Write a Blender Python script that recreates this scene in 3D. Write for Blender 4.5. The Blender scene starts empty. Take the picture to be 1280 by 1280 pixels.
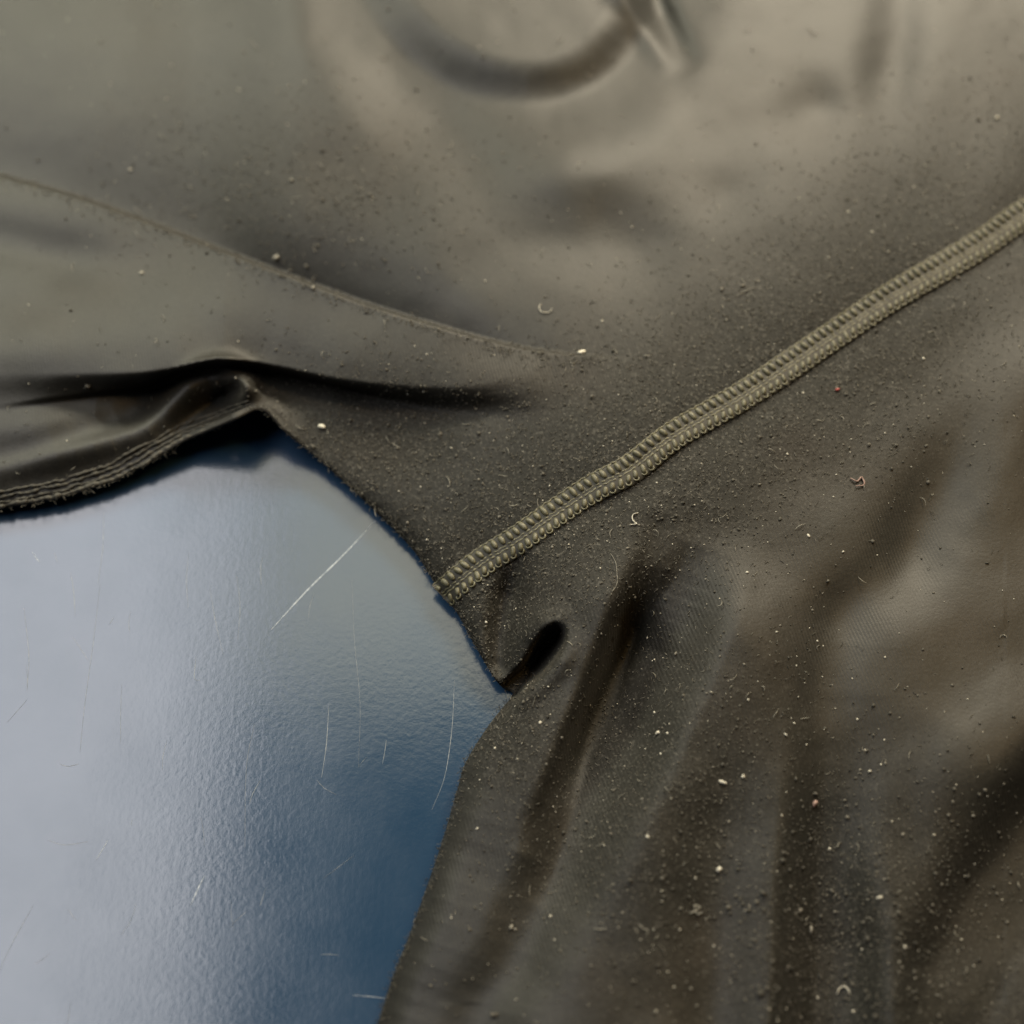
import bpy, math, random
import numpy as np
from mathutils import Vector, Matrix

random.seed(7)
rng = np.random.default_rng(7)
scene = bpy.context.scene
COL = scene.collection

# ------------------------------------------------------------------ camera
TILT = math.radians(27)
DIST = 0.31
FRAME = 0.240                       # metres across the table at the picture centre
SENSOR = 36.0
FOCAL = SENSOR * DIST / FRAME
TARGET = np.array([0.0, 0.0, 0.006])
CAM = TARGET + DIST * np.array([0.0, -math.sin(TILT), math.cos(TILT)])
cd = bpy.data.cameras.new('camera')
cam = bpy.data.objects.new('camera', cd)
COL.objects.link(cam)
cam.location = CAM
cam.rotation_euler = (TILT, 0, 0)
cd.sensor_width = SENSOR
cd.lens = FOCAL
cd.clip_start = 0.01
cd.clip_end = 20
cd.dof.use_dof = True
cd.dof.focus_distance = 0.292
cd.dof.aperture_fstop = 6.3
scene.camera = cam

RIGHT = np.array([1.0, 0, 0])
UP = np.array([0, math.cos(TILT), math.sin(TILT)])
FWD = np.array([0, math.sin(TILT), -math.cos(TILT)])
K = SENSOR / FOCAL / 1280.0         # slope per photograph pixel
PX = FRAME / 1280.0                 # metres per photograph pixel near the centre


def ray(u, v):
    u = np.asarray(u, float); v = np.asarray(v, float)
    xs = (u - 640) * K; ys = (640 - v) * K
    return xs[..., None] * RIGHT + ys[..., None] * UP + FWD


def at(u, v, z):
    """point of the place seen at photograph pixel u, v that lies at height z (metres)"""
    r = ray(u, v)
    t = (np.asarray(z, float) - CAM[2]) / r[..., 2]
    return CAM + r * t[..., None]


# ------------------------------------------------------------------ world, lamps and added lights
w = bpy.data.worlds.new('World'); scene.world = w; w.use_nodes = True
bg = w.node_tree.nodes['Background']
bg.inputs[0].default_value = (0.90, 0.85, 0.70, 1)
bg.inputs[1].default_value = 0.022


def area(name, loc, aim, sx, sy, power, col):
    d = bpy.data.lights.new(name, 'AREA'); d.shape = 'RECTANGLE'
    d.size = sx; d.size_y = sy; d.energy = power; d.color = col
    o = bpy.data.objects.new(name, d); COL.objects.link(o)
    o.location = loc
    q = (Vector(aim) - Vector(loc)).to_track_quat('-Z', 'Y')
    o.rotation_euler = q.to_euler()
    return o


area('ceiling_lamp', (-0.53, 0.25, 1.05), (-0.53, 0.25, 0), 0.46, 0.90, 7.6, (1.0, 0.97, 0.98))
area('dim_ceiling_lamp', (-0.10, 0.53, 1.05), (-0.10, 0.53, 0), 0.34, 0.42, 1.5, (1.0, 0.93, 0.68))
area('key_lamp', (-0.42, 0.28, 0.29), (-0.04, 0.03, 0), 0.12, 0.12, 0.85, (1.0, 0.98, 0.78))
area('added_sheen_light', (-0.32, 0.56, 0.42), (-0.10, 0.12, 0), 0.22, 0.12, 2.4, (1.0, 0.97, 0.74))  # added unseen light, only to give the upper-left cloth its sheen
area('warm_lamp', (0.21, 0.60, 0.45), (0.06, 0.14, 0), 0.42, 0.14, 9.0, (1.0, 0.88, 0.67))
area('added_amber_light', (0.36, 0.15, 0.60), (0.12, -0.05, 0), 0.14, 0.10, 0.95, (1.0, 0.60, 0.20))  # added unseen light that makes a brown sheen patch at lower right


vs = scene.view_settings
vs.view_transform = 'Standard'; vs.look = 'None'; vs.exposure = 0.0; vs.gamma = 1.0
scene.render.engine = 'CYCLES'
scene.cycles.max_bounces = 5


# ------------------------------------------------------------------ helpers
def tag(o, label=None, cat=None, group=None, kind=None):
    if label: o['label'] = label
    if cat: o['category'] = cat
    if group: o['group'] = group
    if kind: o['kind'] = kind
    return o


def build(name, verts, faces, mat, parent=None, smooth=True):
    """verts (n,3); faces: array (m,3|4)"""
    verts = np.asarray(verts, np.float32); faces = np.asarray(faces, np.int32)
    me = bpy.data.meshes.new(name)
    n, k = faces.shape
    me.vertices.add(len(verts)); me.vertices.foreach_set('co', verts.ravel())
    me.loops.add(n * k); me.loops.foreach_set('vertex_index', faces.ravel())
    me.polygons.add(n)
    me.polygons.foreach_set('loop_start', np.arange(0, n * k, k, dtype=np.int32))
    me.polygons.foreach_set('use_smooth', np.full(n, smooth))
    me.update(calc_edges=True); me.validate()
    if mat: me.materials.append(mat)
    o = bpy.data.objects.new(name, me); COL.objects.link(o)
    if parent: o.parent = parent
    return o


def smooth01(x):
    x = np.clip(x, 0, 1); return x * x * (3 - 2 * x)


def catmull(pts, step=12.0):
    p = np.asarray(pts, float)
    p = np.vstack([2 * p[0] - p[1], p, 2 * p[-1] - p[-2]])
    out = []
    for i in range(1, len(p) - 2):
        n = max(2, int(np.linalg.norm(p[i + 1, :2] - p[i, :2]) / step))
        for k in range(n):
            t = k / n
            out.append(0.5 * ((2 * p[i]) + (-p[i - 1] + p[i + 1]) * t + (2 * p[i - 1] - 5 * p[i] + 4 * p[i + 1] - p[i + 2]) * t * t
                              + (-p[i - 1] + 3 * p[i] - 3 * p[i + 1] + p[i + 2]) * t ** 3))
    out.append(p[-2])
    return np.array(out)


def dist_poly(U, V, poly):
    """signed distance (positive to the right hand when walking along, in picture axes v down), parameter 0..1"""
    best = np.full(U.shape, 1e9); sd = np.zeros(U.shape); tt = np.zeros(U.shape)
    seg = poly[1:] - poly[:-1]
    L = np.linalg.norm(seg, axis=1); cum = np.concatenate([[0], np.cumsum(L)])
    for i in range(len(seg)):
        dx, dy = seg[i] / max(L[i], 1e-9)
        rx = U - poly[i, 0]; ry = V - poly[i, 1]
        t = rx * dx + ry * dy
        tc = np.clip(t, 0, L[i])
        ex = rx - tc * dx; ey = ry - tc * dy
        d = ex * ex + ey * ey
        m = d < best
        best[m] = d[m]
        sg = np.sign(dx * ry - dy * rx)
        sd[m] = sg[m]; tt[m] = (cum[i] + tc[m]) / cum[-1]
    sd[sd == 0] = 1
    return np.sqrt(best) * sd, tt


def vnoise(U, V, scale, seed):
    """smooth value noise of wavelength `scale` pixels"""
    r = np.random.default_rng(seed)
    g = r.uniform(-1, 1, (96, 96))
    x = (U + 1000) / scale; y = (V + 1000) / scale
    xi = np.floor(x).astype(int) % 94; yi = np.floor(y).astype(int) % 94
    fx = x - np.floor(x); fy = y - np.floor(y)
    fx = fx ** 3 * (6 * fx * fx - 15 * fx + 10); fy = fy ** 3 * (6 * fy * fy - 15 * fy + 10)
    return (g[yi, xi] * (1 - fx) + g[yi, xi + 1] * fx) * (1 - fy) + (g[yi + 1, xi] * (1 - fx) + g[yi + 1, xi + 1] * fx) * fy


# ------------------------------------------------------------------ materials
def newmat(name):
    m = bpy.data.materials.new(name); m.use_nodes = True
    nt = m.node_tree
    return m, nt, nt.nodes['Principled BSDF']


def node(nt, typ, **kw):
    n = nt.nodes.new(typ)
    for k, v in kw.items(): setattr(n, k, v)
    return n


def mathn(nt, op, a, b=None, c=None):
    n = nt.nodes.new('ShaderNodeMath'); n.operation = op
    for i, x in enumerate((a, b, c)):
        if x is None: continue
        if isinstance(x, (int, float)): n.inputs[i].default_value = x
        else: nt.links.new(x, n.inputs[i])
    return n.outputs[0]


def noise(nt, vec, scale, detail=3, rough=0.55):
    n = node(nt, 'ShaderNodeTexNoise')
    nt.links.new(vec, n.inputs['Vector'])
    n.inputs['Scale'].default_value = scale; n.inputs['Detail'].default_value = detail
    n.inputs['Roughness'].default_value = rough
    return n.outputs['Fac']


def ramp(nt, fac, stops):
    n = node(nt, 'ShaderNodeValToRGB')
    nt.links.new(fac, n.inputs[0])
    e = n.color_ramp.elements
    while len(e) < len(stops): e.new(0.5)
    for i, (p, c) in enumerate(stops):
        e[i].position = p; e[i].color = c if len(c) == 4 else (*c, 1)
    return n.outputs[0]


# --- black stretch knit
M_FAB, nt, bs = newmat('black_stretch_knit')
tc = node(nt, 'ShaderNodeTexCoord').outputs['Object']
att = node(nt, 'ShaderNodeAttribute', attribute_name='worn').outputs['Fac']
big = noise(nt, tc, 26, 3)
fine = noise(nt, tc, 1500, 2, 0.6)
grain = noise(nt, tc, 900, 4, 0.7)
c1 = ramp(nt, big, [(0.30, (0.0120, 0.0122, 0.0102)), (0.55, (0.0140, 0.0136, 0.0110)), (0.75, (0.0165, 0.0146, 0.0112))])
mx = node(nt, 'ShaderNodeMix', data_type='RGBA', blend_type='MULTIPLY')
mx.inputs['Factor'].default_value = 1.0
nt.links.new(c1, mx.inputs[6])
nt.links.new(ramp(nt, grain, [(0.30, (0.72, 0.72, 0.72)), (0.68, (1.25, 1.25, 1.25))]), mx.inputs[7])
# pale felted fibre ends in the worn places
fleck = ramp(nt, noise(nt, tc, 1300, 3, 0.65), [(0.54, (0, 0, 0)), (0.72, (1, 1, 1))])
mf = node(nt, 'ShaderNodeMix', data_type='RGBA', blend_type='MIX')
nt.links.new(mathn(nt, 'MULTIPLY', mathn(nt, 'MULTIPLY', fleck, att), 0.8), mf.inputs['Factor'])
nt.links.new(mx.outputs[2], mf.inputs[6]); mf.inputs[7].default_value = (0.12, 0.115, 0.10, 1)
nt.links.new(mf.outputs[2], bs.inputs['Base Color'])
# smooth cloth has a satin sheen; where it is worn and felted it is matte
nt.links.new(mathn(nt, 'MULTIPLY_ADD', att, 0.22, 0.50), bs.inputs['Roughness'])
nt.links.new(mathn(nt, 'MULTIPLY_ADD', att, -0.19, 0.37), bs.inputs['Specular IOR Level'])
bs.inputs['Sheen Weight'].default_value = 0.05
bs.inputs['Sheen Roughness'].default_value = 0.45
bs.inputs['Sheen Tint'].default_value = (1, 0.95, 0.85, 1)
# knit wales: fine diagonal ribs, plus fuzz where the cloth is worn
wv = node(nt, 'ShaderNodeTexWave', wave_type='BANDS', bands_direction='X')
mp = node(nt, 'ShaderNodeMapping'); mp.inputs['Rotation'].default_value = (0, 0, math.radians(-14))
dist = noise(nt, tc, 60, 2)
nt.links.new(tc, mp.inputs['Vector'])
nt.links.new(mp.outputs[0], wv.inputs['Vector'])
wv.inputs['Scale'].default_value = 420; wv.inputs['Distortion'].default_value = 3.0
wv.inputs['Detail'].default_value = 1.0; wv.inputs['Detail Scale'].default_value = 0.1
knitmask = ramp(nt, noise(nt, tc, 38, 2), [(0.42, (0.05, 0.05, 0.05)), (0.62, (1, 1, 1))])
ribs = mathn(nt, 'MULTIPLY', wv.outputs['Fac'], knitmask)
hgt = mathn(nt, 'ADD', mathn(nt, 'MULTIPLY', ribs, 0.17), mathn(nt, 'MULTIPLY', fine, 0.25))
fz = mathn(nt, 'POWER', grain, 2.0)
hgt = mathn(nt, 'ADD', hgt, mathn(nt, 'MULTIPLY', fz, mathn(nt, 'MULTIPLY_ADD', att, 0.9, 0.2)))
bp = node(nt, 'ShaderNodeBump'); bp.inputs['Strength'].default_value = 0.75; bp.inputs['Distance'].default_value = 0.00022
nt.links.new(hgt, bp.inputs['Height']); nt.links.new(bp.outputs[0], bs.inputs['Normal'])

# --- pills of the same cloth
M_PILL, nt, bs = newmat('felted_pills')
oi = node(nt, 'ShaderNodeAttribute', attribute_name='tone').outputs['Fac']
nt.links.new(ramp(nt, oi, [(0.0, (0.08, 0.077, 0.065)), (0.6, (0.20, 0.19, 0.16)), (0.9, (0.36, 0.345, 0.30)), (1.0, (0.45, 0.43, 0.38))]), bs.inputs['Base Color'])
bs.inputs['Roughness'].default_value = 0.75
tr = node(nt, 'ShaderNodeBsdfTranslucent'); ms = node(nt, 'ShaderNodeMixShader'); ms.inputs[0].default_value = 0.5
nt.links.new(bs.inputs['Base Color'].links[0].from_socket, tr.inputs['Color'])
nt.links.new(bs.outputs[0], ms.inputs[1]); nt.links.new(tr.outputs[0], ms.inputs[2])
nt.links.new(ms.outputs[0], nt.nodes['Material Output'].inputs['Surface'])

# --- seam thread
M_THR, nt, bs = newmat('khaki_thread')
tc = node(nt, 'ShaderNodeTexCoord').outputs['Object']
nt.links.new(ramp(nt, noise(nt, tc, 1800, 3), [(0.3, (0.062, 0.059, 0.034)), (0.7, (0.140, 0.132, 0.080))]), bs.inputs['Base Color'])
bs.inputs['Roughness'].default_value = 0.45
bs.inputs['Specular IOR Level'].default_value = 0.5
bp = node(nt, 'ShaderNodeBump'); bp.inputs['Strength'].default_value = 0.5; bp.inputs['Distance'].default_value = 0.0001
nt.links.new(noise(nt, tc, 3000, 2), bp.inputs['Height']); nt.links.new(bp.outputs[0], bs.inputs['Normal'])

M_BAND, nt, bs = newmat('seam_tape')
tc = node(nt, 'ShaderNodeTexCoord').outputs['Object']
nt.links.new(ramp(nt, noise(nt, tc, 900, 3), [(0.3, (0.012, 0.0115, 0.008)), (0.7, (0.026, 0.024, 0.016))]), bs.inputs['Base Color'])
bs.inputs['Roughness'].default_value = 0.65

M_HEM, nt, bs = newmat('dark_hem_thread')
tc = node(nt, 'ShaderNodeTexCoord').outputs['Object']
nt.links.new(ramp(nt, noise(nt, tc, 900, 3), [(0.3, (0.020, 0.019, 0.015)), (0.7, (0.065, 0.061, 0.047))]), bs.inputs['Base Color'])
bs.inputs['Roughness'].default_value = 0.7


def lintmat(name, c):
    m, nt, bs = newmat(name)
    tc = node(nt, 'ShaderNodeTexCoord').outputs['Object']
    nt.links.new(ramp(nt, noise(nt, tc, 2500, 2), [(0.3, tuple(x * 0.6 for x in c)), (0.7, c)]), bs.inputs['Base Color'])
    bs.inputs['Roughness'].default_value = 0.6
    return m


M_LINT = lintmat('white_lint', (0.55, 0.53, 0.45))
M_CRUMB = lintmat('cream_crumb', (0.85, 0.82, 0.68))
M_RED = lintmat('red_lint', (0.45, 0.09, 0.08))
M_PINK = lintmat('pinkish_lint', (0.30, 0.20, 0.17))
M_GREY = lintmat('grey_lint', (0.26, 0.25, 0.21))

# --- blue table
M_TAB, nt, bs = newmat('blue_laminate')
tc = node(nt, 'ShaderNodeTexCoord').outputs['Object']
b1 = noise(nt, tc, 14, 4)
nt.links.new(ramp(nt, b1, [(0.3, (0.013, 0.039, 0.083)), (0.7, (0.017, 0.046, 0.094))]), bs.inputs['Base Color'])
pebble = noise(nt, tc, 720, 3, 0.6)
wear = noise(nt, tc, 30, 5, 0.65)
mp = node(nt, 'ShaderNodeMapping'); mp.inputs['Scale'].default_value = (1.0, 0.05, 1.0)
mp.inputs['Rotation'].default_value = (0, 0, math.radians(6))
nt.links.new(tc, mp.inputs['Vector'])
streak = noise(nt, mp.outputs[0], 900, 2, 0.5)
nt.links.new(mathn(nt, 'ADD', mathn(nt, 'MULTIPLY', wear, 0.22), 0.08), bs.inputs['Roughness'])
bs.inputs['Specular IOR Level'].default_value = 0.8
bp = node(nt, 'ShaderNodeBump'); bp.inputs['Strength'].default_value = 0.30; bp.inputs['Distance'].default_value = 0.00010
hh = mathn(nt, 'ADD', pebble, mathn(nt, 'MULTIPLY', streak, 0.25))
nt.links.new(hh, bp.inputs['Height']); nt.links.new(bp.outputs[0], bs.inputs['Normal'])

M_SCR, nt, bs = newmat('scratched_laminate')
tc = node(nt, 'ShaderNodeTexCoord').outputs['Object']
nt.links.new(ramp(nt, noise(nt, tc, 1500, 3), [(0.35, (0.14, 0.18, 0.23)), (0.65, (0.48, 0.53, 0.58))]), bs.inputs['Base Color'])
bs.inputs['Roughness'].default_value = 0.35

M_SCF, nt, bs = newmat('faintly_scratched_laminate')
tc = node(nt, 'ShaderNodeTexCoord').outputs['Object']
nt.links.new(ramp(nt, noise(nt, tc, 900, 4), [(0.40, (0.16, 0.19, 0.22)), (0.70, (0.38, 0.41, 0.44))]), bs.inputs['Base Color'])
bs.inputs['Roughness'].default_value = 0.4

# ------------------------------------------------------------------ table
S = 0.45; T = 0.018
tv = [(-S, -S, 0), (S, -S, 0), (S, S, 0), (-S, S, 0), (-S, -S, -T), (S, -S, -T), (S, S, -T), (-S, S, -T)]
tf = [(0, 1, 2, 3), (7, 6, 5, 4), (0, 4, 5, 1), (1, 5, 6, 2), (2, 6, 7, 3), (3, 7, 4, 0)]
table = build('table_top', tv, tf, M_TAB, smooth=False)
tag(table, 'glossy scratched blue table top under the black garment', 'table top', kind='structure')

# ------------------------------------------------------------------ cloth outline (picture pixels)
EDGE = [(-330, 715), (-200, 684), (-100, 660), (0, 636), (66, 624), (120, 608), (151, 597), (184, 579), (230, 552), (262, 538), (295, 524), (318, 513), (332, 515), (354, 538), (387, 564),
        (420, 593), (471, 641), (516, 687), (544, 730), (568, 761), (592, 804), (616, 845), (630, 861), (641, 866), (634, 878), (612, 905), (583, 951), (571, 989), (550, 1060),
        (516, 1157), (491, 1221), (472, 1280), (440, 1380), (405, 1500), (380, 1600)]
edge = catmull(EDGE, 5.0)
# height of the cloth's edge above the table, mm
ez = lambda u, v: np.interp(np.arange(len(edge)), EZ_I, EZ_V)
key = [(-330, 2.4), (0, 2.6), (150, 3.6), (230, 6.5), (295, 13.0), (332, 11.0), (387, 5.5), (471, 2.6), (568, 2.2), (600, 3.6), (620, 3.6), (632, 0.9), (641, 0.9)]
imax = int(np.argmax(edge[:, 0] > 640.0)) if np.any(edge[:, 0] > 640.0) else len(edge) // 2
edge_z = np.where(np.arange(len(edge)) <= imax, np.interp(edge[:, 0], [k[0] for k in key], [k[1] for k in key]), np.interp(edge[:, 1], [870, 888, 1000], [0.9, 3.8, 1.6]))

# ------------------------------------------------------------------ cloth height field (mm above the table, over picture pixels)
ST = 2.4
u1 = np.arange(-300, 1560, ST); v1 = np.arange(-330, 1560, ST)
U, V = np.meshgrid(u1, v1)


def poly_feat(pts, pad):
    p = catmull(pts, 14.0)
    x0, y0 = p.min(0) - pad; x1, y1 = p.max(0) + pad
    i0, i1 = np.searchsorted(v1, [y0, y1]); j0, j1 = np.searchsorted(u1, [x0, x1])
    sl = (slice(i0, i1), slice(j0, j1))
    d, t = dist_poly(U[sl], V[sl], p)
    return sl, d, t


Dfar = np.full(U.shape, 1e3)
for i in range(0, len(edge), 5):
    a0, a1 = np.searchsorted(v1, [edge[i, 1] - 330, edge[i, 1] + 330]); b0, b1 = np.searchsorted(u1, [edge[i, 0] - 330, edge[i, 0] + 330])
    sl = (slice(a0, a1), slice(b0, b1))
    Dfar[sl] = np.minimum(Dfar[sl], np.hypot(U[sl] - edge[i, 0], V[sl] - edge[i, 1]))
wU = smooth01((U - 230) / 160)
H = (1 - wU) * (5.2 + 3.8 * smooth01((Dfar - 25) / 75)) + wU * (6.0 + 9.5 * smooth01((Dfar + 10) / 290))
HS = np.zeros(U.shape)
H += 0.9 * vnoise(U, V, 230, 1) + 0.5 * vnoise(U, V, 120, 2) + 0.25 * vnoise(U, V, 55, 3) + 0.05 * vnoise(U, V, 24, 4)


def amp_of(t, amps):
    return np.interp(t, [a[0] for a in amps], [a[1] for a in amps])


def fold(pts, amps, wl, wr, power=2.0, late=False):
    """soft ridge (amp > 0) or valley (amp < 0) with different widths left and right of the line"""
    pad = 3.2 * max(wl, wr)
    sl, d, t = poly_feat(pts, pad)
    wd = np.where(d < 0, wl, wr)
    g = np.exp(-(np.abs(d) / wd) ** power)
    (HS if min(wl, wr) >= 18 and not late else H)[sl] += 1.9 * amp_of(t, amps) * g


def drop(pts, amps, ws, w_in, w_out, lip=0.0, lipw=30.0, plateau=0.35):
    """cloth lip: to the right hand of the line the cloth falls away within ws pixels, stays low, then rises again by w_out"""
    pad = max(w_out, 3 * lipw) * 1.3 + 10
    sl, d, t = poly_feat(pts, pad)
    a = amp_of(t, amps)
    x = np.clip(d / w_out, 0, 1)
    if not isinstance(ws, (int, float)): ws = amp_of(t, ws)
    g = np.where(d > 0, smooth01(d / ws) * (1 - smooth01((x - plateau) / (1 - plateau))), 0)
    l = np.where(d <= 0, np.exp(-(d / lipw) ** 2), np.clip(1 - smooth01(d / ws), 0, 1))
    H[sl] += -a * g + lip * np.clip(a / max(1e-6, max(x_[1] for x_ in amps)), 0, 1) * l


# broad hang of the cloth
H += 2.0 * smooth01((300 - V) / 500)
H += 1.2 * np.exp(-((U - 840) / 130) ** 2 - ((V - 560) / 120) ** 2)

# --- flap at the left: fold edge along its top, crease along its bottom
top = catmull([(-330, 130), (-150, 175), (0, 219), (70, 238), (130, 257), (190, 279), (250, 302), (350, 340), (450, 377), (560, 411), (640, 432), (700, 441), (760, 446)], 14)
bot = catmull([(-330, 560), (-150, 525), (0, 503), (100, 489), (180, 477), (230, 464), (270, 455), (310, 458), (360, 468), (450, 487), (540, 499), (610, 500), (680, 490), (760, 470)], 14)
dt, tt_ = dist_poly(U, V, top)
db, tb_ = dist_poly(U, V, bot)
flap_amp = np.interp(U, [-300, 0, 150, 280, 420, 580, 690], [1.8, 2.0, 3.8, 5.6, 4.6, 2.2, 0.0])
inside_top = smooth01((dt + 1.2) / 2.6)
bw = np.interp(U, [-300, 0, 120, 220, 420, 600, 720], [54, 48, 28, 9, 11, 28, 54])
inside_bot = 1 - smooth01((db + bw * 0.75) / bw)
bulge = 0.72 + 0.28 * smooth01(dt / 80)
H += flap_amp * inside_top * inside_bot * np.where((U < 745), bulge, 0)
# the upper cloth sags towards the fold edge
H += -smooth01((820 - U) / 420) * (1 - inside_top) * 9.0 * np.exp(np.minimum(dt, 0) / 95)
# below the crease: trench
tr_amp = np.interp(U, [-300, 0, 120, 200, 260, 330, 450, 560, 640, 730], [0.0, 0.2, 1.2, 3.8, 4.2, 3.2, 3.5, 2.6, 1.4, 0.0])
tr_w = np.interp(U, [-300, 0, 200, 300, 450, 700], [80, 75, 55, 20, 26, 40])
H += -tr_amp * np.where(db > -7, smooth01((db + 7) / (bw - 1)) * np.exp(-(np.maximum(db, 0) / tr_w) ** 2), 0)
fold([(-300, 285), (-100, 295), (0, 304), (90, 322), (180, 330), (240, 330)], [(0, -2.0), (0.7, -1.9), (1, 0)], 28, 34)
fold([(-300, 455), (0, 440), (100, 438), (200, 432), (300, 430)], [(0, 1.2), (0.6, 1.2), (1, 0)], 50, 34)
fold([(-200, 365), (0, 372), (120, 375)], [(0, -0.8), (1, 0)], 24, 24)
# pocket floor and hem band
pocket = smooth01((db - 2) / 8) * (1 - smooth01((U - 262) / 45))
H += -np.interp(U, [0, 200], [0.2, 2.6]) * pocket
fold([(-300, 655), (-150, 625), (0, 590), (80, 568), (150, 548), (185, 533), (208, 510), (232, 484), (258, 468), (285, 464), (305, 476)],
     [(0, 0.7), (0.45, 0.8), (0.7, 1.9), (0.88, 4.2), (1, 3.4)], 16, 26)
fold([(215, 545), (240, 522), (265, 503), (294, 486)], [(0, 0), (0.5, -0.6), (0.85, -2.4), (1, -2.0)], 9, 9)
fold([(-200, 560), (0, 530), (60, 524), (120, 515)], [(0, 0.6), (0.8, 0.5), (1, 0)], 20, 20)

# --- triangle of cloth between crease and seam
fold([(300, 485), (345, 520), (400, 565)], [(0, 2.2), (0.4, 1.5), (1, 0)], 22, 22)
fold([(420, 540), (560, 560), (690, 545)], [(0, 0), (0.4, -0.8), (1, 0)], 40, 40)

# --- pocket slot beside the notch and the long valley
fold([(655, 685), (637, 730), (626, 780), (622, 830)], [(0, 0), (0.4, -2.2), (1, -2.5)], 24, 16)
fold([(715, 760), (672, 790), (648, 830)], [(0, 0), (0.4, 1.2), (1, 0.8)], 16, 18)
fold([(694, 786), (664, 822), (634, 858)], [(0, 0), (0.4, -1.6), (1, -1.6)], 8, 24)
fold([(716, 780), (712, 805), (695, 838), (668, 862), (650, 874)], [(0, 0), (0.4, 1.0), (1, 0.6)], 14, 22)
drop([(530, 1420), (552, 1270), (588, 1170), (634, 1075), (680, 975), (720, 885), (758, 795), (786, 725), (806, 665), (824, 610)],
     [(0, 0.2), (0.2, 0.8), (0.38, 2.6), (0.53, 8.0), (0.66, 13.0), (0.78, 12.0), (0.87, 6.0), (0.94, 1.6), (1, 0)], [(0, 110), (0.3, 90), (0.45, 62), (0.6, 46), (0.8, 38), (0.9, 60), (1, 70)], 14, 150, lip=1.5, lipw=52, plateau=0.36)
fold([(640, 1100), (720, 940), (790, 790), (830, 660)], [(0, 0), (0.4, 2.6), (0.8, 2.6), (1, 0)], 165, 165)
fold([(560, 1480), (590, 1300), (640, 1200), (720, 1060), (760, 980)], [(0, -1.0), (0.5, -1.2), (1, 0)], 34, 50)
fold([(600, 1350), (700, 1230), (800, 1080), (830, 960), (850, 860)], [(0, 0.3), (0.5, 0.6), (1, 0)], 60, 60)
fold([(510, 1280), (560, 1120), (600, 990), (650, 900)], [(0, 0.3), (0.5, 0.4), (1, 0.4)], 34, 44)
fold([(880, 1500), (890, 1280), (895, 1120), (900, 960), (890, 850)], [(0, -1.6), (0.5, -1.5), (1, 0)], 38, 42)

# --- right hand folds
drop([(940, 1560), (955, 1330), (962, 1200), (964, 1100), (972, 1000), (978, 900), (985, 800)][::-1],
     [(0, 0), (0.2, 0.0), (0.45, 0.0), (1, 0)], 10, 10, 90)
drop([(940, 1560), (955, 1330), (962, 1200), (964, 1100), (972, 1000), (978, 900), (985, 800)],
     [(0, 9), (0.5, 8.5), (0.66, 5.5), (0.8, 2.2), (0.92, 0.5), (1, 0)], 60, 10, 210, lip=1.4, lipw=36, plateau=0.36)
fold([(1120, 930), (1105, 1000), (1098, 1080), (1112, 1180), (1122, 1300), (1130, 1480)], [(0, 0), (0.3, 1.8), (0.6, 2.6), (1, 3.0)], 26, 34)
cl = [(1560, 760), (1360, 940), (1280, 1035), (1215, 1125), (1160, 1240), (1120, 1400), (1090, 1560)]
fold(cl, [(0, -3.0), (0.4, -3.4), (0.7, -2.6), (1, -2.0)], 60, 38)
sl, d_, t_ = poly_feat(cl, 600)
H[sl] += -5.0 * smooth01(-d_ / 90) * smooth01((U[sl] - 1040) / 120)
fold([(1330, 900), (1210, 960), (1170, 1060)], [(0, 1.2), (0.5, 1.2), (1, 0)], 60, 60)
fold([(1240, 520), (1190, 585), (1150, 650), (1130, 720), (1110, 780)], [(0, 0), (0.35, -1.5), (0.7, -2.0), (1, 0)], 46, 40)
fold([(1120, 690), (1070, 740), (1040, 830), (1030, 920)], [(0, 0), (0.4, -1.6), (1, 0)], 36, 36)
fold([(1300, 470), (1262, 560), (1230, 680)], [(0, 1.6), (0.5, 1.4), (1, 0)], 44, 70)
fold([(880, 700), (930, 780), (950, 860)], [(0, 0.4), (0.5, 1.0), (1, 0.3)], 40, 40)
fold([(850, 690), (870, 780), (870, 880)], [(0, 0.0), (0.5, -1.2), (1, 0)], 40, 30)

# --- top folds
drop([(480, -120), (492, -70), (515, -16), (553, 30), (605, 60), (660, 70), (706, 60), (742, 30), (760, -14), (770, -80), (774, -130)],
     [(0, 2.6), (0.2, 3.2), (0.5, 4.0), (0.8, 3.8), (1, 2.6)], 66, 20, 170, lip=0.8, lipw=70, plateau=0.3)
fold([(765, -120), (772, -30), (796, 18), (822, 58), (842, 92)], [(0, 1.1), (0.5, 1.1), (0.8, 0.7), (1, 0)], 15, 17)
fold([(800, -60), (835, 30), (872, 90)], [(0, -1.0), (0.5, -1.6), (1, 0)], 14, 22)
fold([(1060, 105), (1010, 145), (972, 182)], [(0, 0), (0.4, -1.3), (1, 0)], 36, 30)
fold([(1130, -80), (1118, 60), (1100, 160), (1080, 200)], [(0, -1.0), (0.6, -1.7), (1, 0)], 30, 30)
fold([(950, 230), (905, 250), (860, 262)], [(0, 0), (0.5, -1.0), (1, 0)], 26, 22)
fold([(540, 330), (640, 314), (740, 308), (850, 322)], [(0, 0), (0.35, -0.9), (0.8, -1.0), (1, 0)], 50, 40)
fold([(430, 60), (530, 150), (640, 240), (700, 300)], [(0, 0.0), (0.4, -1.6), (1, 0)], 46, 40)
fold([(560, 150), (700, 190), (860, 200)], [(0, 0), (0.5, 1.5), (1, 0)], 60, 60)

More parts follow.
